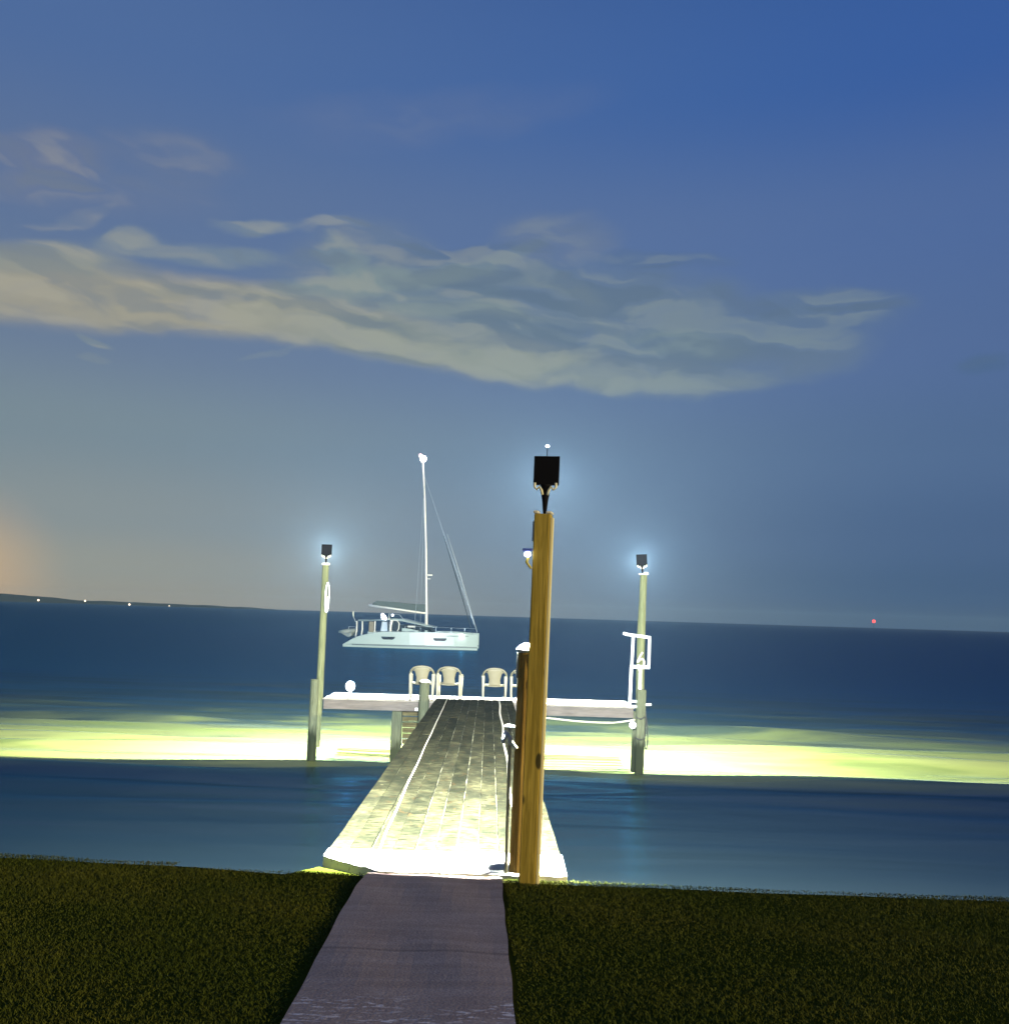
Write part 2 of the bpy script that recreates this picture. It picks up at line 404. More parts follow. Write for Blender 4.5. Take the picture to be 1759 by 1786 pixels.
def build_hills():
    mb = MB(); secs = []
    Y0 = 1560.
    prof = [(-1300, 20), (-1000, 15), (-885, 12.5), (-820, 10), (-790, 8.6), (-765, 7), (-745, 4.8), (-722, 3.2), (-705, 4.2), (-680, 4.4), (-640, 4.0), (-600, 3.2), (-570, 3.4), (-545, 2.2), (-515, 2.6), (-480, 1.6), (-440, .9), (-400, -.3)]
    xs = np.linspace(-1300, -400, 181)
    for x in xs:
        h = float(np.interp(x, [p[0] for p in prof], [p[1] for p in prof])) * 1.02 + random.uniform(-.22, .22) + .35*math.sin(x*.11)
        y = Y0 - max(0, (abs(x)-880))*.35
        secs.append([(x, y-20, SEA-.5), (x, y-6, SEA+max(.1, (h-SEA)*.55)), (x, y+8, h), (x, y+60, h*.9), (x, y+100, SEA-.5)])
    mb.loft(secs); o = mb.build('hills', M['hill']); tag(o, kind='structure')
build_hills()

# ------------------------------------------------------------------ pier
pier = thing('pier', 'wooden pier with plank walkway leading to a cross platform over the water', 'pier', (0, 7.3, 0))
PY = 7.3
def pier_part(mb, name, mat, **k):
    o = mb.build(name, mat, **k); o.parent = pier; o.matrix_parent_inverse = Matrix.Translation((0, -PY, 0)); return o
# walkway runs from y 8.0 to 21.95, its centre drifting slightly to the right as in the photo
WL0, WR0, WL1, WR1 = -1.385, .575, -1.465, .33      # left / right edge at the near and the far end
def wx(t, y):                                        # across 0..1 at distance y
    k = (y-7.3)/(21.9-7.3); l = WL0+(WL1-WL0)*k; r = WR0+(WR1-WR0)*k
    return l+(r-l)*t
mb = MB(); nb = 11; gaps = [.007]*12
edges = [0] + [ (i+random.uniform(-.06, .06))/nb for i in range(1, nb)] + [1]
for i in range(nb):
    y = 7.95
    a, b = edges[i], edges[i+1]
    g0 = .0014 + random.uniform(0, .0026); g1 = .0016 + random.uniform(0, .0026)
    while y < 21.9:
        L = random.uniform(2.2, 4.6); y1 = min(21.92, y+L)
        if 21.92-y1 < .5: y1 = 21.92
        dz = random.uniform(-.006, .006); at_ = random.random()
        n = max(2, int((y1-y)/.35)); 
        for k in range(n):
            ya, yb = y+(y1-y)*k/n, y+(y1-y)*(k+1)/n - (.007 if k == n-1 else 0)
            ja = [random.uniform(-.0011, .0011) for _ in range(2)]
            if k == 0: jl, jr = 0., 0.
            nl, nr = (random.uniform(-.0020, .0020), random.uniform(-.0020, .0020))
            za, zb = dz-.004*math.sin(k*.8), dz-.004*math.sin((k+1)*.8)
            l0, r0, l1, r1 = wx(a+g0+jl, ya), wx(b-g1+jr, ya), wx(a+g0+nl, yb), wx(b-g1+nr, yb)
            mb.quadbox([(l0, ya, -.04), (r0, ya, -.04), (r1, yb, -.04), (l1, yb, -.04), (l0, ya, za), (r0, ya, za), (r1, yb, zb), (l1, yb, zb)], at_)
            jl, jr = nl, nr
        y = y1
pier_part(mb, 'walkway_deck', M['plank'], att='board')
mb = MB(); mb.quadbox([(wx(.01, 7.96), 7.96, -.075), (wx(.99, 7.96), 7.96, -.075), (wx(.99, 21.9), 21.9, -.075), (wx(.01, 21.9), 21.9, -.075),
                       (wx(.01, 7.96), 7.96, -.022), (wx(.99, 7.96), 7.96, -.022), (wx(.99, 21.9), 21.9, -.022), (wx(.01, 21.9), 21.9, -.022)])
pier_part(mb, 'underlay', M['seam'])
mb = MB()
# pale landing slab at the shore end
nn = 24; vv = []
for i in range(nn+1):
    t = i/nn; x = wx(t, 7.6)
    yn = 7.33 + max(0., (-.86-x))*.75 + random.uniform(-.012, .012)
    yf = 7.96 + random.uniform(-.012, .004)
    vv.append([(x, yn, -.2), (x, yf, -.2), (x, yf, .012+random.uniform(-.003, .003)), (x, yn, .008+random.uniform(-.006, .003))])
mb.loft(vv); pier_part(mb, 'landing_slab', M['slab'])
for t in (.02, .5, .98):
    mb = MB(); mb.bar((wx(t, 7.5), 7.5, -.19), (wx(t, 21.9), 21.9, -.19), .07, .20); pier_part(mb, 'stringer', M['fascia'])
# cross platform
TX0, TX1, TY0, TY1, TZ = -4.16, 3.22, 21.93, 23.65, -.085
mb = MB(); yb = TY0
k = 0
while yb < TY1-.01:
    w = min(.14, TY1-yb); x = TX0 + random.uniform(0, .03)
    while x < TX1-.05:
        x1 = min(TX1, x+random.uniform(2.2, 3.6))
        if TX1-x1 < .5: x1 = TX1-random.uniform(0, .02)
        mb.box(x, x1-.006, yb, yb+w-.078, TZ-.020+random.uniform(-.002, .002), TZ+random.uniform(-.008, .006)); x = x1
    yb += w; k += 1
pier_part(mb, 'platform_deck', M['platform'])
mb = MB(); mb.box(TX0+.05, TX1-.05, TY0+.012, TY0+.062, TZ-.24, TZ-.027); pier_part(mb, 'fascia_board', M['fascia'], bevel=.006)
for y in (22.6, 23.3):
    mb = MB(); mb.box(TX0+.06, TX1-.06, y-.015, y+.015, TZ-.07, TZ-.027); pier_part(mb, 'joist', M['fascia'])
def piling(x, y, top, r, rb=None, lean=0., mat='pile'):
    mb = MB(); pts = []; rr = []
    for i in range(9):
        t = i/8; pts.append((x-lean*(1-t)+.008*math.sin(i*1.9), y, -2.3+(top+2.3)*t)); rr.append((rb or r)*(1-t)+r*t+random.uniform(-.006, .006))
    mb.tube(pts, rr, 12); return pier_part(mb, 'piling', M[mat], smooth=False)
mb = MB(); mb.bar((-2.42, 22.1, -2.3), (-2.38, 22.1, TZ-.245), .20, .2, (0, 1, 0), .24, .2)
pier_part(mb, 'piling', M['pile'], bevel=.02)
for x, y in ((-2.56, 23.7), (.36, 23.7)): piling(x, y, TZ-.23, .13)
for y in (12.3, 16.9):
    piling(wx(.06, y), y, -.29, .12); piling(wx(.94, y), y, -.29, .12)
piling(wx(.16, 21.6), 21.6, -.29, .12); piling(wx(.92, 21.6), 21.6, -.29, .12)
# boarded landing steps between the support pile and the walkway
for i in range(6):
    z = -.39-.135*i; y0 = 22.10+.035*i
    mb = MB(); mb.box(-2.26, -1.30-.03*i, y0, y0+.05, z-.055, z+.05); pier_part(mb, 'step_board', M['step'], bevel=.006)
mb = MB(); mb.box(-2.12, -1.50, 22.02, 22.07, -.33, -.325+.02); mb.box(-2.10, -1.35, 22.0, 22.05, -.56, -.545); 
pier_part(mb, 'step_rail', M['grey_timber'])
mb = MB(); mb.box(-1.955, -1.885, 21.86, 21.93, -.30, -.235); pier_part(mb, 'junction_box', M['white'], bevel=.008)

# ------------------------------------------------------------------ lamp posts
def floodlight(parent, z, w, h, d, stem, y, energy, nightlens=True, cone=180., up=0., turn=0., soft=.05, fwd=.022, photocell=False):
    """black floodlight facing +y at height z (bottom) in the post's own space"""
    mb = MB()                                       # tray, open at the seaward side
    x0, x1 = -w/2, w/2; t = .012
    mb.quadbox([(x0+.008, y-.03, z), (x1-.008, y-.03, z), (x1, y-.018, z-.004), (x0, y-.018, z-.004), (x0+.006, y-.03, z+h), (x1-.006, y-.03, z+h), (x1, y-.018, z+h+.004), (x0, y-.018, z+h+.004)])
    fl = mb.build('floodlight', M['black'], parent, bevel=.004)
    lm = MB(); lm.box(x0+.012, x1-.012, y-.0179, y-.012, z+.012, z+h-.012); lm.build('lens', M['lens'], fl)
    br = MB()
    for s in (-1, 1):
        xs_ = s*w*.40
        br.tube([(xs_, y-.055, z+.012), (xs_*1.02, y-.055, z-.022), (xs_*.80, y-.055, z-.042), (xs_*.55, y-.055, z-.020), (xs_*.36, y-.055, z-.045), (xs_*.22, y-.055, z-.085)], .0105*w/.207, 8)
    br.build('bracket', M['brass'], fl, smooth=True)
    st = MB(); st.lathe([(.010, 0), (.017, stem*.15), (.026, stem*.5), (.033, stem*.66), (.024, stem*.78), (.036, stem*.92), (.05, stem)], (0, y-.03, z-stem), 12)
    st.build('stem', M['black'], fl, smooth=True)
    if photocell:
        pc = MB(); pc.tube([(0, y-.024, z+h+.003), (0, y-.024, z+h+.075)], .003, 6); pc.build('photocell_stalk', M['black'], fl)
        pc = MB(); pc.ball((0, y-.024, z+h+.083), .014, 10, .7); pc.build('photocell', M['dot_glow'], fl)  # a photocell is no lamp; glow painted in for its highlight
    ld = bpy.data.lights.new('floodlight_beam', 'SPOT'); ld.energy = energy; ld.color = (.90, .97, 1.); ld.spot_size = R(cone); ld.spot_blend = .03
    ld.shadow_soft_size = soft
    lo = bpy.data.objects.new('floodlight_beam', ld); col.objects.link(lo); lo.parent = fl
    lo.location = (0, y+fwd, z+h*.5); lo.rotation_euler = (R(90+up), 0, R(turn))
    return fl

YAW = R(-11.5)
# tall square timber post at the shore end of the walkway
p = thing('lamp_post', 'tall square yellow timber post with black floodlight at the shore end', 'lamp post', (.268, 7.25, 0), YAW, 'floodlight posts')
p.rotation_euler = (0, R(.9), YAW)
mb = MB(); mb.box(-.064, .064, -.064, .064, -.4, 2.80); mb.build('post', M['timber'], p, bevel=.007)
mb = MB(); mb.box(.0665, .088, -.060, -.012, -.3, 2.77); mb.build('lit_edge', material('lit_edge_timber', wood_fn((.74, .60, .25), (.86, .74, .36), 'z', False), rough=.6), p, bevel=.003)  # added pale strip painting the post's lit right face
mb = MB(); mb.box(-.074, -.035, -.062, .066, 2.802, 2.826); mb.box(.025, .072, -.058, .066, 2.802, 2.822); mb.build('post_cap', M['cap'], p, bevel=.008)
mb = MB(); mb.box(-.078, -.0645, -.05, -.02, 2.58, 2.74); mb.build('metal_strap', M['white'], p, bevel=.004)
floodlight(p, 3.045, .212, .232, .1, .24, .075, 40000., cone=142., up=-21.5, turn=11., soft=.085, fwd=.10, photocell=True)
# far left and far right
def far_post(x, label, lean, base_lean, rz, h):
    q = thing('lamp_post', label, 'lamp post', (x, 22.06, SEA), rz, 'floodlight posts')
    return q
q = far_post(-4.31, 'slim lamp post with floodlight strapped to a pile left of the platform', 0, 0, R(3), 0)
mb = MB(); pts = [(.055, -.01, .35), (.075, 0, 1.6), (.07, 0, 3.0), (.06, .0, 4.62)]
mb.tube(pts, [.085, .085, .082, .078], 10); mb.build('post', M['grey_timber'], q)
mb = MB(); mb.tube([(-.03, -.07, -.8), (-.035, -.07, .6), (-.04, -.08, 1.92)], [.115, .105, .095], 12); o = mb.build('pile', material('algae_pile', pile_fn((.115, .125, .07), (.012, .016, .005), .80), rough=.85, spec=.2, bump=grain_bump('z')), q)
M['algae'] = o.data.materials[0]
mb = MB(); mb.lathe([(.098, 0), (.105, .02), (.09, .05)], (.06, 0, 4.625), 14); mb.build('post_cap', M['cap'], q)
e = bpy.data.objects.new('lamp_head', None); col.objects.link(e); e.parent = q
fl = floodlight(q, 4.86, .255, .262, .1, .19, .06, 76000., up=-.8); fl.location = (.06, 0, 0)
bpy.data.objects.remove(e)
q2 = thing('lamp_post', 'leaning lamp post with floodlight beside the white ladder frame right of the platform', 'lamp post', (3.335, 22.06, SEA), R(-4), 'floodlight posts')
mb = MB(); mb.tube([(.005, .0, 1.2), (.0, 0, 2.3), (.015, 0, 3.4), (.035, 0, 4.0), (.05, 0, 4.62)], [.10, .10, .098, .085, .085], 10); mb.build('post', M['grey_timber'], q2)
mb = MB(); mb.bar((-.02, -.06, -.8), (.03, -.09, 1.92), .20, .19, (0, 1, 0), .215, .19); mb.build('pile', M['algae'], q2, bevel=.035)
mb = MB(); mb.bar((-.15, -.02, .0), (-.10, -.02, 1.4), .10, .10, (0, 1, 0)); mb.build('pile', M['algae'], q2, bevel=.02)
mb = MB(); mb.lathe([(.06, 0), (.07, .02), (.05, .06)], (.10, -.02, 4.625), 12); mb.lathe([(.05, 0), (.055, .03)], (-.02, -.02, 4.622), 12); mb.build('post_cap', M['cap'], q2)
fl = floodlight(q2, 4.86, .262, .268, .1, .19, .06, 76000., up=-.8); fl.location = (.05, 0, 0); fl.rotation_euler = (0, R(-4), 0); fl.location.x = .05+.3

# ------------------------------------------------------------------ short posts
mp = thing('mooring_post', 'short old brown post leaning beside the tall timber lamp post', 'post', (.187, 7.47, 0), R(-6), 'mooring posts')
mp.rotation_euler = (0, R(1.0), R(-6))
mb = MB(); mb.box(-.062, .062, -.06, .06, -.5, 1.70); mb.build('post', M['dark_timber'], mp, bevel=.006)
mb = MB(); mb.lathe([(.055, 0), (.085, .004), (.088, .03), (.06, .06), (.02, .075)], (0, 0, 1.701), 14); mb.build('post_cap', M['cap'], mp, smooth=True)
mb = MB(); mb.box(-.078, -.0625, -.055, .045, 1.50, 1.705); mb.build('side_board', M['cap'], mp, bevel=.004)
mb = MB(); mb.tube([(.02, -.066, 1.69), (.05, -.07, 1.66), (.058, -.07, 1.58), (.055, -.07, 1.50), (.06, -.07, 1.47), (.05, -.07, 1.43)], [.012, .02, .013, .012, .02, .016], 8)
o = mb.build('rope_loop', M['rope'], mp, smooth=True)
mp2 = thing('mooring_post', 'short pale capped pile standing in front of the leftmost chair', 'post', (-1.745, 21.86, SEA), 0, 'mooring posts')
mb = MB(); mb.tube([(-.0, 0, -.7), (0, 0, .8), (.0, 0, 1.5), (-.0, 0, 1.93)], [.13, .125, .125, .115], 14); mb.build('post', M['pile'], mp2)
mb = MB(); mb.lathe([(.115, 0), (.13, .01), (.125, .045), (.07, .075), (.02, .08)], (0, .0, 1.932), 14); mb.build('post_cap', M['cap'], mp2, smooth=True)

# ------------------------------------------------------------------ chairs (resin armchairs, backs to the shore, facing the sea)
def make_chair():
    c = thing('chair', 'ivory resin armchair', 'chair', (0, 0, 0), 0, 'resin armchairs facing the sea')
    # the chair faces +y
    mb = MB(); n = 8                                  # seat, dished
    rows = []
    for j in range(7):
        y = -.20+.42*j/6; rows.append([(-.215-.02*j/6+(.43+.04*j/6)*i/n, y, .40+.02*(j/6)**2 - .018*math.sin(math.pi*i/n) + (0 if j < 6 else -.02)) for i in range(n+1)])
    for rr_ in rows: mb.v += rr_
    k = len(mb.v)
    for rr_ in rows: mb.v += [(p[0], p[1], p[2]-.016) for p in rr_]
    for j in range(6):
        for i in range(n):
            a = j*(n+1)+i; mb.f.append((a, a+1, a+n+2, a+n+1)); b = k+a; mb.f.append((b+n+1, b+n+2, b+1, b)); mb.att += [0, 0]
    for j in range(6):
        for a in (j*(n+1), j*(n+1)+n): mb.f.append((a, a+n+1, k+a+n+1, k+a)); mb.att.append(0)
    for i in range(n):
        for a in (i, 6*(n+1)+i): mb.f.append((a, a+1, k+a+1, k+a)); mb.att.append(0)
    mb.build('seat', M['ivory'], c, smooth=True)
    mb = MB()                                         # backrest: curved panel with slats
    rowsn = 9; cols = 12; F_ = []
    def bp(u, v):
        w = np.interp(v, [0, .35, .7, 1], [.150, .128, .165, .222]); z = .385+.415*v
        if v > .75: z -= (u*u)*.10*(v-.75)/.25
        return (u*w, -.205-.10*v+.035*u*u, z)
    for s_ in (0., .014):
        for j in range(rowsn+1):
            for i in range(cols+1):
                u = -1+2*i/cols; q_ = bp(u, j/rowsn); mb.v.append((q_[0], q_[1]+s_, q_[2]))
    k = (rowsn+1)*(cols+1)
    for j in range(rowsn):
        for i in range(cols):
            a = j*(cols+1)+i
            if 1 <= j <= 6 and i in (2, 5, 9) and False: continue
            mb.f.append((a, a+1, a+cols+2, a+cols+1)); mb.f.append((k+a+cols+1, k+a+cols+2, k+a+1, k+a)); mb.att += [0, 0]
    for j in range(rowsn):
        for a in (j*(cols+1), j*(cols+1)+cols): mb.f.append((a, a+cols+1, k+a+cols+1, k+a)); mb.att.append(0)
    for i in range(cols):
        for a in (i, rowsn*(cols+1)+i): mb.f.append((a, a+1, k+a+1, k+a)); mb.att.append(0)
    mb.build('backrest', M['ivory'], c, smooth=True)
    mb = MB()                                         # arched rim running round the back and down into the arms
    arch = [(-.283, .02, .585), (-.285, -.13, .605), (-.278, -.22, .645), (-.255, -.265, .705), (-.20, -.298, .765), (-.11, -.312, .796), (0, -.316, .806), (.11, -.312, .796), (.20, -.298, .765), (.255, -.265, .705), (.278, -.22, .645), (.285, -.13, .605), (.283, .02, .585)]
    mb.tube(arch, [.022, .024, .024, .024, .022, .022, .022, .022, .022, .024, .024, .024, .022], 8)
    mb.build('back_rim', M['ivory'], c, smooth=True)
    for s_ in (-1, 1):
        mb = MB(); mb.tube([(s_*.283, .0, .585), (s_*.283, .12, .59), (s_*.275, .20, .58)], [.026, .03, .02], 8); mb.build('armrest', M['ivory'], c, smooth=True)
        for fr in (0, 1):
            mb = MB()
            if fr: mb.bar((s_*.262, .215, 0), (s_*.272, .185, .585), .035, .032, (0, 1, 0), .062, .04)
            else: mb.bar((s_*.262, -.29, 0), (s_*.270, -.205, .63), .036, .034, (0, 1, 0), .072, .036)
            mb.build('leg', M['ivory'], c, bevel=.006)
        mb = MB(); mb.bar((s_*.20, -.20, .402), (s_*.275, -.20, .415), .036, .05); mb.build('seat_bracket', M['ivory'], c, bevel=.006)
    return c
chair = make_chair()
spots = [(-1.845, 22.33, .03, 'ivory resin armchair partly hidden by the short capped pile'),
         (-1.185, 22.33, -.05, 'ivory resin armchair second from the capped pile, right of the walkway centre gap start'),
         (-.115, 22.31, .02, 'ivory resin armchair standing alone just left of the brown post'),
         (.56, 22.33, -.03, 'ivory resin armchair half hidden behind the timber posts')]
spots[1] = (-1.185, 22.33, -.05, 'ivory resin armchair on the platform next to the one behind the capped pile')
for i, (x, y, rz, lab) in enumerate(spots):
    o = chair if i == 0 else copy_tree(chair)
    o.location = (x, y, TZ+.004); o.rotation_euler = (0, 0, rz); o['label'] = lab

# ------------------------------------------------------------------ ladder frame at the right end
ld_ = thing('dock_ladder', 'white upright ladder frame with hooked top rail at the right end of the platform', 'ladder', (3.24, 21.98, TZ), 0)
def rail(pts, name, w=.05, par=ld_):
    mb = MB()
    for a, b in zip(pts, pts[1:]): mb.bar(a, b, w, w*.8, (0, 1, 0))
    return mb.build(name, M['white'], par, bevel=.008)
rail([(-.16, -.03, 0), (-.135, -.03, .95)], 'stile', .072); rail([(.075, -.03, .0), (.075, -.03, .92)], 'stile', .072)
rail([(-.125, -.03, 1.0), (-.10, -.03, 1.66)], 'stile', .066); rail([(.275, -.03, 1.0), (.285, -.03, 1.64)], 'stile', .066)
rail([(-.165, -.03, .955), (.30, -.03, .955)], 'rung', .085)
rail([(-.345, -.03, 1.735), (-.22, -.03, 1.705), (.315, -.03, 1.65)], 'top_rail', .07)
rail([(-.12, -.03, .15), (.04, -.03, .15)], 'rung', .06); rail([(-.16, -.03, .035), (.20, -.03, .035)], 'rung', .06)
# life of the post: coil, lines, tap ...
def wire(name, label, cat, pts, r, mat, n=8, sub=4):
    P_ = [Vector(p) for p in pts]; out = []
    for i in range(len(P_)-1):                        # Catmull-Rom
        p0, p1, p2, p3 = P_[max(i-1, 0)], P_[i], P_[i+1], P_[min(i+2, len(P_)-1)]
        for k in range(sub):
            t = k/sub; out.append(.5*((2*p1)+(p2-p0)*t+(2*p0-5*p1+4*p2-p3)*t*t+(3*p1-p0-3*p2+p3)*t**3))
    out.append(P_[-1])
    mb = MB(); mb.tube(out, r, n); o = mb.build(name, M[mat], smooth=True); return tag(o, label, cat)
# coil of white rope on the left lamp post
mb = MB()
for k in range(4):
    pts = []
    for i in range(15):
        t = 2*math.pi*i/14; pts.append((-4.150+(.034+.005*k)*math.cos(t)-.02*math.sin(t)*0+.012*k*0, 21.955-.012*k, 2.28+(.33+.012*k)*math.sin(t)))
    mb.tube(pts, .013, 7)
mb.tube([(-4.178, 21.94, 2.20), (-4.165, 21.93, 1.97), (-4.135, 21.94, 2.10), (-4.12, 21.94, 2.30)], .03, 8)
o = mb.build('rope_coil', M['white'], smooth=True); tag(o, 'white rope coil hung high on the left lamp post', 'rope')
wire('power_cable', 'pale cable laid straight along the left side of the walkway', 'cable',
     [(wx(.185, 7.42)-.02, 7.40, .030), (wx(.215, 7.5), 7.48, .05), (wx(.225, 7.65), 7.68, .028), (wx(.212, 8.6), 8.6, .020)] + [(wx(.208-.0045*(y-9), y)+.006*math.sin(y*2.2), y, .016) for y in (9.5, 11, 12.5, 14, 15.5, 17, 18.5, 20, 21.6)], .0095, 'rope')
# twisted rope on the right: visible lay
mb = MB()
for s_ in (0, math.pi):
    pts = []
    for i in range(620):
        y = 7.75+14.*i/619; ph = i*.62+s_
        pts.append((wx(.815, y)+.012*math.sin(y*1.6)+.010*math.cos(ph), y, .021+.009*math.sin(ph)))
    mb.tube(pts, .0095, 5)
o = mb.build('rope', M['rope'], smooth=True); tag(o, 'twisted pale rope laid along the right side of the walkway', 'rope')
wire('mooring_line', 'pale line sagging under the right wing of the platform', 'rope', [(.50, 21.90, -.30), (1.2, 21.86, -.375), (2.0, 21.85, -.43), (2.7, 21.86, -.43), (3.2, 21.88, -.35)], .022, 'rope')
wire('hanging_line', 'dark loop of line hanging down the right lamp post', 'cable', [(3.44, 21.9, -.10), (3.50, 21.92, -.55), (3.505, 21.92, -.9), (3.47, 21.92, -1.02), (3.44, 21.92, -.8), (3.46, 21.9, -.5)], .012, 'darkcable')
wire('wrapped_line', 'dark line wound round the pile under the right lamp post', 'cable', [(3.22, 21.86, -.28), (3.33, 21.845, -.33), (3.44, 21.86, -.30), (3.44, 21.86, -.72), (3.33, 21.845, -.80), (3.20, 21.86, -.75)], .012, 'darkcable')
wire('ladder_line', 'pale knotted line hanging inside the white ladder frame', 'rope', [(3.36, 21.88, 1.22), (3.30, 21.88, 1.12), (3.24, 21.88, .98), (3.33, 21.88, 1.06), (3.40, 21.88, 1.0), (3.36, 21.88, .84), (3.25, 21.88, .92), (3.30, 21.88, .74)], .026, 'rope')
mb = MB(); mb.lathe([(.05, 0), (.075, .03), (.06, .08), (.085, .10), (.085, .12)], (0, 0, 0), 12); mb.box(-.04, .10, -.03, .03, -.06, -.001)
o = mb.build('dock_cleat', M['white'], smooth=False); o.location = (3.13, 21.86, -.48); o.rotation_euler = (R(80), 0, 0); tag(o, 'white cleat below the platform edge beside the right pile', 'cleat', 'dock cleats')
mb = MB(); mb.tube([(-.08, 0, 0), (.09, 0, .01)], .03, 10); o = mb.build('rail_end', M['white'], smooth=True); o.location = (3.50, 21.95, -.005); tag(o, 'white stub of pipe poking out past the right lamp post', 'pipe')

# bright ball lamp on the left wing
bl = thing('ball_lamp', 'bright white ball lamp standing on the left wing of the platform', 'lamp', (-3.54, 22.2, TZ+.004))
mb = MB(); mb.lathe([(.085, 0), (.09, .02), (.045, .04), (.04, .15), (.06, .17)], (0, 0, .002), 14); mb.build('base', M['white'], bl)
mb = MB(); mb.ball((0, 0, .275), .112, 20, 1.05); mb.build('globe', M['lampcool'], bl, smooth=True)

# standpipe with tap beside the short post
sp = thing('standpipe', 'pale water standpipe with a tap on top beside the short brown post', 'water tap', (.097, 7.385, 0))
mb = MB(); mb.bar((0, 0, -.2), (.0, 0, .98), .026, .022, (0, 1, 0)); mb.build('pipe', material('aged_pipe', color=(.55, .47, .24), rough=.6), sp, bevel=.006)
mb = MB(); mb.tube([(.0, 0, .982), (0, -.0, 1.03), (-.035, -.02, 1.075), (-.05, -.03, 1.03), (-.055, -.03, 1.0)], [.02, .024, .026, .02, .014], 10); mb.build('tap', M['white'], sp, smooth=True)
mb = MB(); mb.lathe([(.01, -.03), (.012, 0), (.042, .004), (.044, .018), (.02, .026)], (-.005, -.01, 1.115), 14); mb.build('handle', M['white'], sp, smooth=True)
mb = MB(); mb.bar((.0, -.005, 1.02), (.055, -.012, .955), .03, .028); mb.build('hose_nozzle', M['brass'], sp, bevel=.006)

# small box light on the tall post
bx = thing('sensor_light', 'small blue topped sensor light with bright face on the tall timber post', 'light', (.268-.072, 7.19, 2.50), 0)
mb = MB(); mb.box(-.045, .035, -.03, .03, .0, .022); mb.build('cover', M['bluebox'], bx, bevel=.005)
mb = MB(); mb.ball((-.005, -.005, -.024), .028, 12, .8); mb.build('lens', M['lampcool'], bx, smooth=True)
mb = MB(); mb.tube([(.0, 0, -.05), (-.012, -.01, -.085), (.006, -.01, -.11), (.028, 0, -.135)], [.012, .012, .010, .008], 8); mb.build('cable', material('yellow_cable', color=(.5, .42, .08), rough=.5), bx, smooth=True)

# ------------------------------------------------------------------ catamaran
BX, BY = -15.35, 91.
boat = thing('catamaran', 'white sailing catamaran anchored offshore with tall mast and lit cockpit', 'sailboat', (BX, BY, SEA))
def hull(yc):
    mb = MB(); secs = []
    sheer = [(0, .22), (.3, .40), (.9, .78), (1.4, 1.02), (2.5, 1.33), (3.7, 1.55), (7.4, 1.62), (10.8, 1.64), (13.05, 1.52)]
    for x in (0, .32, .34, .9, 1.45, 2.5, 3.7, 5, 6.5, 8, 9.5, 10.8, 12, 12.7, 13.1):
        z = float(np.interp(x, *zip(*sheer))); b = float(np.interp(x, [0, 2, 6, 9, 11.5, 13.1], [.62, .78, .84, .74, .42, .035]))
        k = float(np.interp(x, [0, 1, 4, 10, 13.1], [-.05, -.3, -.5, -.5, -.15])); ch = float(np.interp(x, [0, 13.1], [.30, .36]))
        ch = min(ch, z*.6)
        secs.append([(x, yc-b, z), (x, yc-b*1.0, ch+.02), (x, yc-b*.90, ch-.04), (x, yc-b*.82, 0), (x, yc-b*.4, k), (x, yc+b*.4, k), (x, yc+b*.82, 0), (x, yc+b*.90, ch-.04), (x, yc+b, ch+.02), (x, yc+b, z), (x, yc+b*.5, z+.04), (x, yc-b*.5, z+.04)])
    mb.loft(secs); h = mb.build('hull', M['gelcoat'], boat)
    st = MB(); secs = []
    for x in np.linspace(.9, 13.08, 30):
        b = float(np.interp(x, [0, 2, 6, 9, 11.5, 13.1], [.62, .78, .84, .74, .42, .035]))
        secs.append([(x, yc-b-.012, .20), (x, yc-b-.012, .30), (x, yc+b+.012, .30), (x, yc+b+.012, .20)])
    st.loft(secs); st.build('boot_stripe', M['bootstripe'], h)
    for x0, x1 in ((3.74, 5.08), (8.8, 10.1)):
        b0 = float(np.interp(x0, [0, 2, 6, 9, 11.5, 13.1], [.62, .78, .84, .74, .42, .035])); b1 = float(np.interp(x1, [0, 2, 6, 9, 11.5, 13.1], [.62, .78, .84, .74, .42, .035]))
        w = MB(); s_ = -1
        def pt(t, z, o_): return (x0+(x1-x0)*t, yc-(b0+(b1-b0)*t)-o_, z)
        prof = [(0, 1.10), (.02, .98), (.10, .86), (.2, .82), (.8, .82), (.92, .88), (.98, .98), (1, 1.10)]
        w.loft([[pt(t, z, -.05) for t, z in prof], [pt(t, z, .018) for t, z in prof]])
        w.build('hull_window', M['darkglass'], h)
    return h
hull(0.); hull(5.6)
mb = MB(); mb.quadbox([(2.2, .6, .75), (10.2, .6, .75), (10.2, 5, .75), (2.2, 5, .75), (2.2, .6, 1.5), (10.4, .6, 1.5), (10.4, 5, 1.5), (2.2, 5, 1.5)]); mb.build('bridge_deck', M['gelcoat'], boat)
mb = MB(); mb.tube([(12.6, -.1, 1.45), (12.6, 5.7, 1.45)], .08, 8); mb.build('crossbeam', M['alloy'], boat)
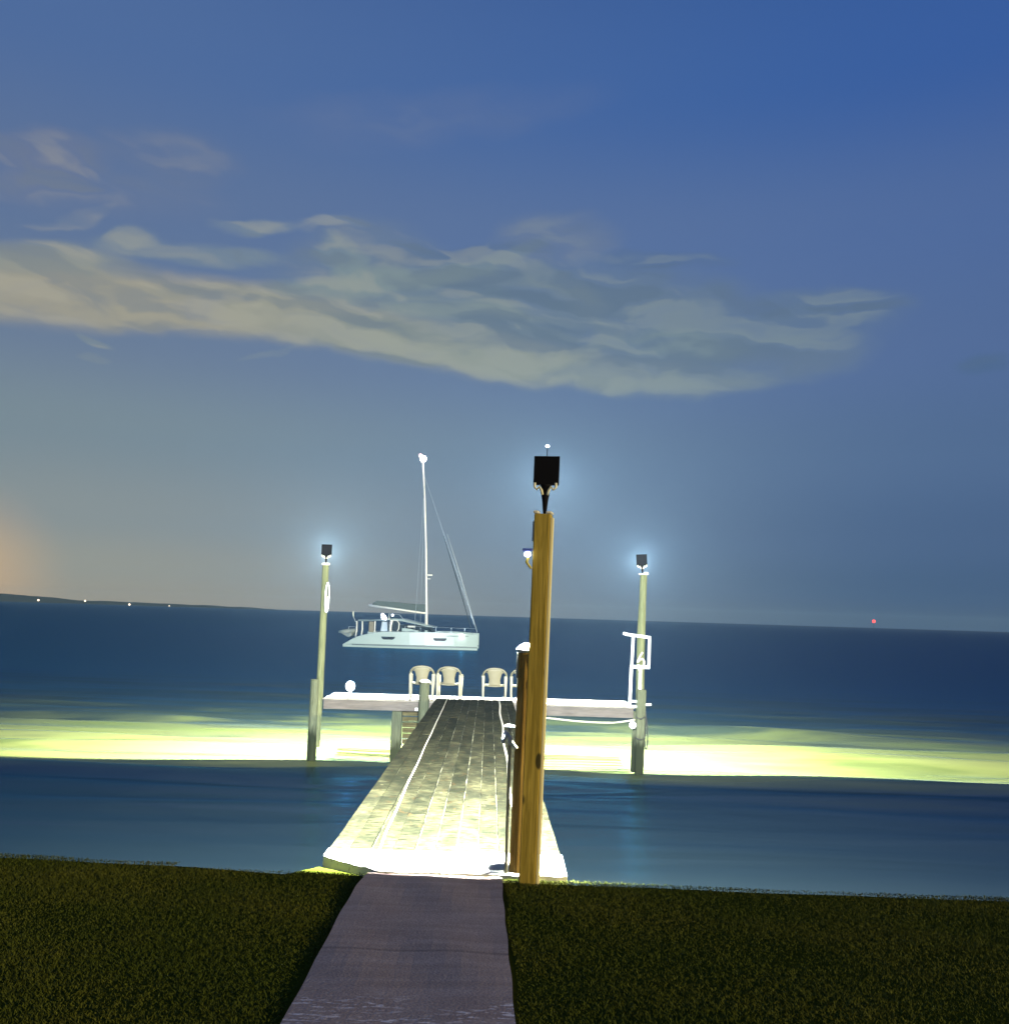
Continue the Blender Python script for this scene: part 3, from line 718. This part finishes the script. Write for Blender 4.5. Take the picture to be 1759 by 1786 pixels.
# coachroof with a dark wrap-round window band
mb = MB(); mb.loft([[(x0, .35, z0), (x0, 5.25, z0), (x1, 5.0, z1), (x1, .6, z1)] for x0, z0, x1, z1 in ((5.0, 1.5, 5.0, 2.25), (7.2, 1.5, 7.0, 2.22), (8.9, 1.5, 8.2, 2.0))]); mb.build('cabin_window', M['darkglass'], boat)
mb = MB(); mb.loft([[(x, .3-o_, z), (x, 5.3+o_, z), (x, 5.1, z+t_), (x, .5, z+t_)] for x, z, t_, o_ in ((4.6, 2.62, .20, 0), (5.6, 2.62, .22, .05), (6.8, 2.40, .16, .05), (8.0, 2.16, .13, 0), (8.75, 2.08, .05, -.2))]); mb.build('coachroof', M['gelcoat'], boat)
mb = MB(); mb.loft([[(x, .32, 1.55), (x, .46, 1.55), (x, .52, z), (x, .40, z)] for x, z in ((5.6, 1.95), (6.4, 1.9), (7.3, 1.72), (7.7, 1.6))]); mb.build('cabin_side', M['gelcoat'], boat)
mb = MB(); mb.box(6.15, 6.9, .26, .34, 2.05, 2.2); mb.build('cabin_side', M['white'], boat)
# bimini over the cockpit
mb = MB(); mb.loft([[(x, .3, z), (x, 5.3, z), (x, 5.0, z+.14), (x, .6, z+.14)] for x, z in ((1.2, 2.52), (1.9, 2.50), (3.4, 2.62), (4.6, 2.72))]); mb.build('bimini', material('bimini_cloth', color=(.22, .30, .30), rough=.8), boat)
for x in (1.05, 1.6):
    mb = MB(); mb.tube([(x, .35, .95), (x+.08, .38, 1.7), (x+.05, .42, 2.5)], .07, 8); mb.build('bimini_post', M['white'], boat, smooth=True)
mb = MB(); mb.box(2.3, 2.75, .5, .9, 1.45, 2.5); mb.build('bimini_post', M['ivory'], boat, bevel=.03)
mb = MB(); mb.box(2.85, 2.95, .45, .55, 1.5, 2.55); mb.build('bimini_post', M['white'], boat)
mb = MB(); mb.tube([(4.45, .28, 1.5), (4.47, .28, 2.2), (4.55, .3, 2.72)], [.14, .12, .16], 8); mb.tube([(4.6, .28, 2.68), (5.1, .28, 2.66), (5.3, .28, 2.4), (5.28, .28, 1.9), (5.15, .28, 1.62)], .055, 8); mb.build('doorway_frame', M['white'], boat, smooth=True)
mb = MB(); mb.box(4.7, 5.2, .31, .36, 1.65, 2.6); mb.build('cockpit_window', M['darkglass'], boat)
mb = MB(); mb.loft([[(3.45, .5, 1.5), (3.45, 2.2, 1.5), (4.2, 2.2, 1.5), (4.2, .5, 1.5)], [(3.55, .6, 2.55), (3.55, 2.1, 2.55), (4.1, 2.1, 2.55), (4.1, .6, 2.55)]]); mb.build('helm_station', M['steel'], boat, bevel=.05)
mb = MB(); mb.ball((3.75, .28, 2.95), .26, 12, 1.0); mb.ball((3.62, .28, 3.2), .16, 10); mb.ball((3.95, .28, 2.82), .16, 10); mb.build('cockpit_lamp', material('lit_cockpit_lamp', color=(.9, .9, .9), emit=(.88, .92, 1.), strength=3.), boat, smooth=True)
mb = MB(); mb.ball((4.62, .28, 3.18), .13, 10); mb.build('cockpit_lamp', bpy.data.materials['lit_cockpit_lamp'], boat, smooth=True)
mb = MB(); mb.tube([(4.3, .3, 2.72), (4.25, .3, 3.3), (5.3, .35, 3.25), (5.7, .4, 2.8)], .03, 6); mb.tube([(4.25, 2.5, 3.3), (4.25, .3, 3.3)], .03, 6); mb.build('flybridge_rail', M['steel'], boat)
mb = MB(); mb.tube([(1.0, .4, 2.4), (.75, .4, 2.9), (.68, .4, 3.42)], [.04, .03, .06], 6); mb.build('antenna', M['steel'], boat)
mb = MB()
for x in (6.0, 7.5, 9.0, 10.5, 11.8): mb.tube([(x, -.55+(x > 9)*.2+(x > 11)*.25, 1.6), (x, -.55+(x > 9)*.2+(x > 11)*.25, 2.15)], .016, 5)
mb.tube([(6.0, -.55, 2.15), (9, -.35, 2.15), (12.9, -.05, 2.1)], .012, 5)
mb.build('lifeline_rail', M['steel'], boat)
for x0, x1, zt in ((6.9, 7.25, 1.78), (7.9, 8.15, 1.80)):
    mb = MB(); mb.box(x0, x1, -.28, .28, 1.62, zt); mb.build('deck_hatch', M['gelcoat'], boat, bevel=.04)
# spar, boom, cover, stays
mb = MB(); mb.tube([(7.80, 2.6, 2.2), (7.74, 2.6, 4.), (7.45, 2.6, 10.), (7.12, 2.6, 15.), (6.78, 2.6, 19.05)], [.16, .12, .11, .10, .09], 10)
mb.build('mast', M['alloy'], boat, smooth=True)
mb = MB(); mb.tube([(7.75, 2.6, 3.48), (1.85, 2.6, 4.12)], [.10, .13], 8); mb.build('boom', M['alloy'], boat, smooth=True)
mb = MB(); mb.loft([[(x, 2.35, zb), (x, 2.85, zb), (x, 2.72, zt), (x, 2.48, zt)] for x, zb, zt in ((7.6, 3.58, 4.36), (6., 3.76, 4.40), (4.4, 3.94, 4.52), (2.7, 4.12, 4.58), (2.3, 4.16, 4.34))]); mb.build('sail_cover', M['sailcover'], boat)
mb = MB(); mb.tube([(12.95, 2.6, 1.75), (11.1, 2.6, 7.2), (9.55, 2.6, 11.6)], [.04, .09, .04], 8); f1 = mb.build('furled_sail', M['sail'], boat, smooth=True)
mb = MB(); mb.tube([(12.45, 2.75, 1.75), (10.65, 2.75, 7.2), (9.2, 2.75, 11.4)], [.03, .06, .025], 8); mb.build('furled_sail', M['sailstrip'], boat, smooth=True)
mb = MB(); mb.tube([(12.95, 2.6, 1.7), (7.0, 2.6, 17.5)], .014, 5); mb.build('forestay', M['steel'], boat)
for y in (-.5, 6.1):
    mb = MB(); mb.tube([(6.9, y, 1.6), (7.05, 2.6, 16.8)], .018, 5); mb.build('shroud', M['steel'], boat)
mb = MB(); mb.box(7.72, 8.22, 2.4, 2.8, 7.25, 7.42); mb.box(7.72, 8.05, 2.5, 2.7, 6.92, 7.0); mb.build('radar_dome', M['white'], boat, bevel=.06)
mb = MB(); mb.ball((6.80, 2.6, 19.32), .33, 14); mb.build('anchor_lamp', M['mastlamp'], boat, smooth=True)
mb = MB(); mb.ball((6.50, 2.6, 19.66), .20, 10); mb.build('flare_glow', material('pink_flare', color=(.9, .8, .8), emit=(1., .62, .66), strength=1.15), boat, smooth=True)  # pink glowing ball added for the flare beside the anchor lamp
mb = MB(); mb.ball((11.55, -.55, 1.36), .19, 12); mb.build('deck_lamp', M['warmlamp'], boat, smooth=True)
mb = MB(); mb.tube([(10.1, -.70, 1.33), (11.4, -.57, 1.35), (12.2, -.38, 1.36)], .03, 6); mb.build('rub_rail', M['bootstripe'], boat)
dg = thing('dinghy', 'grey rubber tender slung across the stern of the catamaran', 'dinghy', (BX, BY+2.6, SEA))
mb = MB()
mb.tube([(-.72, -1.7, 1.38), (-.3, -1.75, 1.42), (.35, -1.6, 1.48), (.6, -.9, 1.5), (.65, .3, 1.5), (.45, 1.2, 1.48), (-.2, 1.3, 1.42), (-.7, 1.25, 1.38)], [.10, .2, .24, .24, .24, .24, .2, .1], 10)
mb.build('tube', M['tender'], dg, smooth=True)
mb = MB(); mb.loft([[(-.55, y, 1.3), (.6, y, 1.4), (.55, y, 1.05), (.25, y, .85), (-.2, y, 1.1)] for y in (-1.6, 0, 1.1)]); mb.build('floor_hull', M['tender'], dg)
mb = MB(); mb.tube([(.9, -.8, 1.0), (.8, -.8, 1.9), (.1, -.8, 1.9), (.1, -.8, 1.5)], .035, 6); o = mb.build('davit', M['steel'], boat); o.parent = boat; o.location = (0, 2.6, 0)

# ------------------------------------------------------------------ far lights
def shore_light(x, y, z, r, label, mat='shorelamp', ground=-1.6):
    o = thing('shore_light', label, 'street lamp', (x, y, ground), 0, 'lamps on the far shore')
    mb = MB(); mb.tube([(0, 0, 0), (0, 0, z-ground-r*.9)], [.22, .12], 6); mb.build('pole', M['darkcable'], o)
    mb = MB(); mb.ball((0, 0, z-ground), r, 12); mb.build('globe', M[mat], o, smooth=True)
shore_light(-770., 1536, 2.4, 1.6, 'brightest white lamp on the far left shore below the hill')
shore_light(-692., 1535, 3.6, 1.4, 'white lamp on the far shore where the hill runs down to the water')
shore_light(-616., 1530, -.3, 1.6, 'orange white lamp at the foot of the low far shore')
shore_light(-550., 1530, -.5, .9, 'faint small lamp rightmost on the low far shore')
cm = thing('channel_marker', 'distant channel marker with a red light on the right horizon', 'beacon', (605., 1500, SEA))
mb = MB(); mb.tube([(0, 0, -1), (0, 0, 9.8)], [.5, .3], 8); mb.build('pole', M['darkcable'], cm)
mb = MB(); mb.lathe([(1.2, 0), (1.2, .3)], (0, 0, 7.6), 12); mb.build('platform', M['darkcable'], cm)
mb = MB(); mb.ball((0, 0, 11.2), 2.4, 14); mb.build('lamp', M['redlamp'], cm, smooth=True)

# ------------------------------------------------------------------ air
mb = MB(); mb.box(-2000, 2000, -2000, 2000, -3.5, 26)
hz = mb.build('haze', bpy.data.materials.new('thin_haze')); tag(hz, 'thin evening haze over the water', 'haze', kind='stuff')
hm = hz.data.materials[0]; hm.use_nodes = True; g = G(hm.node_tree)
for n in list(g.n):
    if n.type == 'BSDF_PRINCIPLED': g.n.remove(n)
pv = g.n.new('ShaderNodeVolumePrincipled'); pv.inputs['Color'].default_value = (.50, .78, 1., 1); pv.inputs['Density'].default_value = .00015
g.l.new(pv.outputs[0], g.n['Material Output'].inputs['Volume'])

# ------------------------------------------------------------------ sky and lamp
FILL_AZ, FILL_EL = R(55), R(8)            # towards the low light: behind the camera, to its right
sd = bpy.data.lights.new('warm_fill', 'SUN'); sd.energy = 3.6; sd.angle = R(.5); sd.color = (1., .82, .44)  # stands in for unseen warm house light behind the camera
so = bpy.data.objects.new('warm_fill', sd); col.objects.link(so); so.location = (20, -20, 12)
tow = Vector((math.sin(FILL_AZ)*math.cos(FILL_EL), -math.cos(FILL_AZ)*math.cos(FILL_EL), math.sin(FILL_EL)))
so.rotation_euler = tow.to_track_quat('Z', 'Y').to_euler()

w = bpy.data.worlds.new('World'); scene.world = w; w.use_nodes = True
g = G(w.node_tree); bg = g.n['Background']
d = g.n.new('ShaderNodeTexCoord').outputs['Generated']
dx, dy, dz = g.sep(d)
hor = g.m('SQRT', g.m('MAXIMUM', g.add(g.mul(dx, dx), g.mul(dy, dy)), 1e-5))
s = g.m('DIVIDE', dx, hor)                       # sine of the azimuth from the pier's axis
e = g.m('MAXIMUM', dz, 0.)                       # sine of the elevation
def E_(deg): return math.sin(R(deg))
left = g.ramp(e, [(0, srgb(160, 152, 134)), (E_(2), srgb(148, 150, 141)), (E_(5), srgb(134, 144, 146)), (E_(10), srgb(118, 136, 147)), (E_(16), srgb(100, 120, 150)), (E_(23), srgb(88, 112, 153)), (E_(31), srgb(72, 105, 158)), (E_(50), srgb(40, 80, 145)), (1, srgb(25, 55, 110))])
right = g.ramp(e, [(0, srgb(54, 84, 118)), (E_(2), srgb(57, 88, 125)), (E_(5), srgb(66, 94, 133)), (E_(10), srgb(77, 104, 143)), (E_(16), srgb(80, 106, 152)), (E_(23), srgb(76, 105, 157)), (E_(31), srgb(48, 92, 160)), (E_(50), srgb(35, 75, 140)), (1, srgb(25, 55, 110))])
c = g.mix(g.smooth(s, -.50, .44), left, right)
c = g.mix(g.smooth(s, .15, .62, 0., .45), c, g.mix(1., c, (.62, .80, .98), 'MULTIPLY'))
# town glow beyond the left horizon
gl = g.m('SQRT', g.add(g.m('POWER', g.mul(g.add(s, .515), 1.), 2.), g.m('POWER', g.mul(g.sub(e, .015), .9), 2.)))
c = g.mix(g.smooth(gl, 0., .10, .55, 0.), c, srgb(236, 184, 118))
# cloud bank: soft puffs (sine of azimuth, sine of elevation, half width, half height, tilt, cover, colour, in the bank's base)
CLOUDS = [(0.0706, 0.3211, 0.2111, 0.0423, -0.087, 0.7, (100, 120, 138), 0),
          (-0.0845, 0.3363, 0.1662, 0.0334, -0.01, 0.5, (108, 126, 140), 0),
          (-0.1622, 0.3694, 0.0688, 0.024, 0.078, 0.35, (112, 128, 142), 0),
          (0.0428, 0.3919, 0.0713, 0.0201, 0.01, 0.42, (110, 124, 144), 0),
          (-0.459, 0.2928, 0.1052, 0.032, 0.11, 0.85, (158, 154, 138), 1),
          (-0.3395, 0.2988, 0.1291, 0.0272, 0.029, 0.85, (160, 156, 138), 1),
          (-0.2074, 0.2996, 0.1144, 0.0272, -0.044, 0.8, (150, 152, 138), 1),
          (-0.0818, 0.2766, 0.1267, 0.0246, -0.112, 0.8, (146, 152, 140), 1),
          (0.0401, 0.2649, 0.1085, 0.02, -0.111, 0.8, (140, 149, 141), 1),
          (0.1537, 0.2537, 0.1172, 0.0176, -0.059, 0.7, (126, 141, 143), 1),
          (0.2728, 0.2691, 0.091, 0.0216, 0.025, 0.45, (112, 131, 141), 0),
          (-0.4612, 0.3205, 0.0647, 0.0151, 0.199, 0.5, (136, 146, 142), 0),
          (-0.3379, 0.3518, 0.087, 0.0089, 0.062, 0.55, (128, 144, 146), 0),
          (-0.3972, 0.3555, 0.0215, 0.0065, 0.175, 0.45, (126, 142, 146), 0),
          (-0.281, 0.3824, 0.0435, 0.0067, 0.094, 0.55, (126, 142, 150), 0),
          (-0.1976, 0.3895, 0.0369, 0.0047, 0.063, 0.45, (118, 134, 152), 0),
          (-0.1865, 0.3593, 0.0231, 0.015, -0.554, 0.6, (126, 144, 146), 0),
          (-0.1232, 0.3473, 0.0951, 0.0093, 0.109, 0.6, (130, 146, 144), 0),
          (-0.0342, 0.3649, 0.0696, 0.0084, 0.362, 0.4, (120, 138, 142), 0),
          (-0.2034, 0.3334, 0.0548, 0.0099, 0.089, 0.55, (132, 146, 143), 0),
          (-0.0838, 0.3223, 0.1274, 0.0096, -0.073, 0.5, (132, 146, 142), 0),
          (0.0569, 0.3505, 0.0573, 0.0101, -0.292, 0.45, (122, 137, 142), 0),
          (0.1028, 0.3071, 0.0355, 0.0184, -0.986, 0.3, (118, 134, 142), 0),
          (0.184, 0.289, 0.067, 0.0137, -0.023, 0.5, (120, 139, 142), 0),
          (0.3123, 0.3058, 0.0822, 0.0248, 0.072, 0.5, (96, 118, 140), 0),
          (0.3397, 0.32, 0.0592, 0.015, -0.081, 0.4, (94, 116, 140), 0),
          (-0.0734, 0.3751, 0.0579, 0.0081, 0.164, 0.55, (84, 107, 138), 0),
          (0.0057, 0.3369, 0.071, 0.0073, -0.097, 0.5, (90, 112, 134), 0),
          (-0.1336, 0.3024, 0.0563, 0.0074, -0.062, 0.45, (108, 124, 132), 0),
          (-0.0123, 0.2996, 0.0771, 0.0086, -0.064, 0.4, (108, 125, 134), 0),
          (0.1645, 0.3696, 0.0686, 0.0091, -0.088, 0.45, (82, 106, 138), 0),
          (0.0906, 0.2841, 0.057, 0.0075, -0.156, 0.35, (106, 124, 136), 0),
          (-0.3406, 0.3149, 0.0488, 0.0069, 0.138, 0.35, (122, 132, 134), 0),
          (-0.3939, 0.3252, 0.0306, 0.0078, 0.165, 0.4, (100, 120, 146), 0),
          (0.4776, 0.2527, 0.0218, 0.0073, -0.11, 0.4, (66, 98, 132), 0),
          (-0.4481, 0.3598, 0.0331, 0.0057, 0.378, 0.45, (112, 128, 152), 0),
          (-0.4208, 0.2549, 0.0134, 0.0043, -0.239, 0.45, (128, 142, 146), 0),
          (-0.4285, 0.2358, 0.0115, 0.0049, 0.15, 0.35, (130, 143, 146), 0),
          (-0.2557, 0.2628, 0.0235, 0.0034, 0.35, 0.3, (128, 143, 147), 0),
          (-0.4708, 0.4074, 0.0551, 0.0148, 0.163, 0.42, (114, 122, 146), 0),
          (-0.4797, 0.379, 0.0447, 0.0086, 0.121, 0.36, (120, 127, 148), 0),
          (-0.3602, 0.4285, 0.0581, 0.0175, -0.048, 0.34, (106, 119, 148), 0),
          (-0.0924, 0.4913, 0.1696, 0.0208, 0.104, 0.22, (102, 118, 156), 0),
          (-0.4139, 0.3873, 0.0944, 0.0196, 0.09, 0.3, (106, 120, 150), 0)]
s01 = g.m('MULTIPLY_ADD', s, .8, .5)             # -0.625..0.625 -> 0..1
def P(a): return math.sin(R(a))*.8+.5
wv = g.noise(g.xyz(g.mul(s, 8.), g.mul(e, 18.), 0.), 1., 3., .5, .5)
wv2 = g.noise(g.xyz(g.mul(s, 20.), g.mul(e, 40.), 2.), 1., 3., .5, .4)
wx_ = g.noise(g.xyz(g.mul(s, 11.), g.mul(e, 22.), 15.), 1., 3., .5, .4)
ew = g.add(e, g.add(g.mul(g.sub(wv, .5), .034), g.mul(g.sub(wv2, .5), .009)))
sw = g.add(s, g.mul(g.sub(wx_, .5), .075))
lo = g.curve(s01, [(0, .262), (P(-30), .256), (P(-22), .266), (P(-17), .272), (P(-12), .268), (P(-6), .258), (P(-1), .248), (P(5), .240), (P(11), .233), (P(20), .244), (P(29), .238), (1, .24)])
bot = g.smooth(g.sub(ew, lo), -.006, .013)
tex = g.noise(g.xyz(g.mul(sw, 13.), g.mul(ew, 44.), 9.), 1., 3., .5, .5)
tex = g.smooth(tex, .30, .60, .62, 1.)
trans = 1.
for cs, ce, rs, re, th, wt, rgb, base in CLOUDS:
    ds, de = g.sub(sw, cs), g.sub(ew, ce); ca, sa = math.cos(th), math.sin(th)
    re *= 1.12; wt = min(.95, wt*1.15)
    a_ = g.m('MULTIPLY_ADD', ds, ca/rs, g.mul(de, sa/rs)); b_ = g.m('MULTIPLY_ADD', de, ca/re, g.mul(ds, -sa/re))
    f_ = g.smooth(g.m('MULTIPLY_ADD', a_, a_, g.mul(b_, b_)), .05, 1.75, wt, 0.)
    f_ = g.mul(f_, tex)
    if base: f_ = g.mul(f_, bot)
    c = g.mix(f_, c, srgb(*rgb))
    trans = g.mul(trans, g.sub(1., f_))
def billow(up):
    q = g.add(g.add(ew, g.mul(sw, .10)), up)
    a = g.noise(g.xyz(g.mul(sw, 8.), g.mul(q, 24.), 7.), 1., 3., .45, .5)
    b = g.noise(g.xyz(g.mul(sw, 4.5), g.mul(q, 15.), 3.), 1., 2., .5, .3)
    return g.m('MULTIPLY_ADD', b, .55, g.mul(a, .45))
rel = g.m('MULTIPLY_ADD', g.sub(billow(.010), billow(0.)), 8., .5, clamp=True)
cov = g.smooth(trans, .86, .30)
c = g.mix(g.mul(g.smooth(rel, .52, .9), g.mul(cov, .34)), c, g.mix(g.smooth(s, -.5, .3), srgb(178, 172, 152), srgb(138, 153, 152)))
c = g.mix(g.mul(g.smooth(rel, .5, .12), g.mul(cov, .42)), c, g.mix(g.smooth(s, -.5, .1), srgb(112, 124, 136), srgb(82, 104, 130)))
hs = g.n.new('ShaderNodeHueSaturation'); hs.inputs['Saturation'].default_value = .96; hs.inputs['Value'].default_value = .95
g.put(hs.inputs['Color'], c); g.put(bg.inputs['Color'], hs.outputs[0]); bg.inputs['Strength'].default_value = 1.
sk = g.n.new('ShaderNodeTexSky'); sk.sky_type = 'NISHITA'; sk.sun_disc = False
sk.sun_elevation = FILL_EL; sk.sun_rotation = math.pi - FILL_AZ
bg2 = g.n.new('ShaderNodeBackground'); bg2.inputs['Strength'].default_value = .002; g.put(bg2.inputs['Color'], sk.outputs[0])
ad = g.n.new('ShaderNodeAddShader'); g.l.new(bg.outputs[0], ad.inputs[0]); g.l.new(bg2.outputs[0], ad.inputs[1])
g.l.new(ad.outputs[0], g.n['World Output'].inputs['Surface'])

# ------------------------------------------------------------------ render settings
scene.render.engine = 'CYCLES'
scene.cycles.use_denoising = True
scene.cycles.denoiser = 'OPENIMAGEDENOISE'
scene.cycles.max_bounces = 6; scene.cycles.diffuse_bounces = 3; scene.cycles.glossy_bounces = 3; scene.cycles.volume_bounces = 0
scene.cycles.sample_clamp_indirect = 4.
scene.view_settings.view_transform = 'Standard'; scene.view_settings.look = 'None'
scene.view_settings.exposure = 0.; scene.view_settings.gamma = 1.
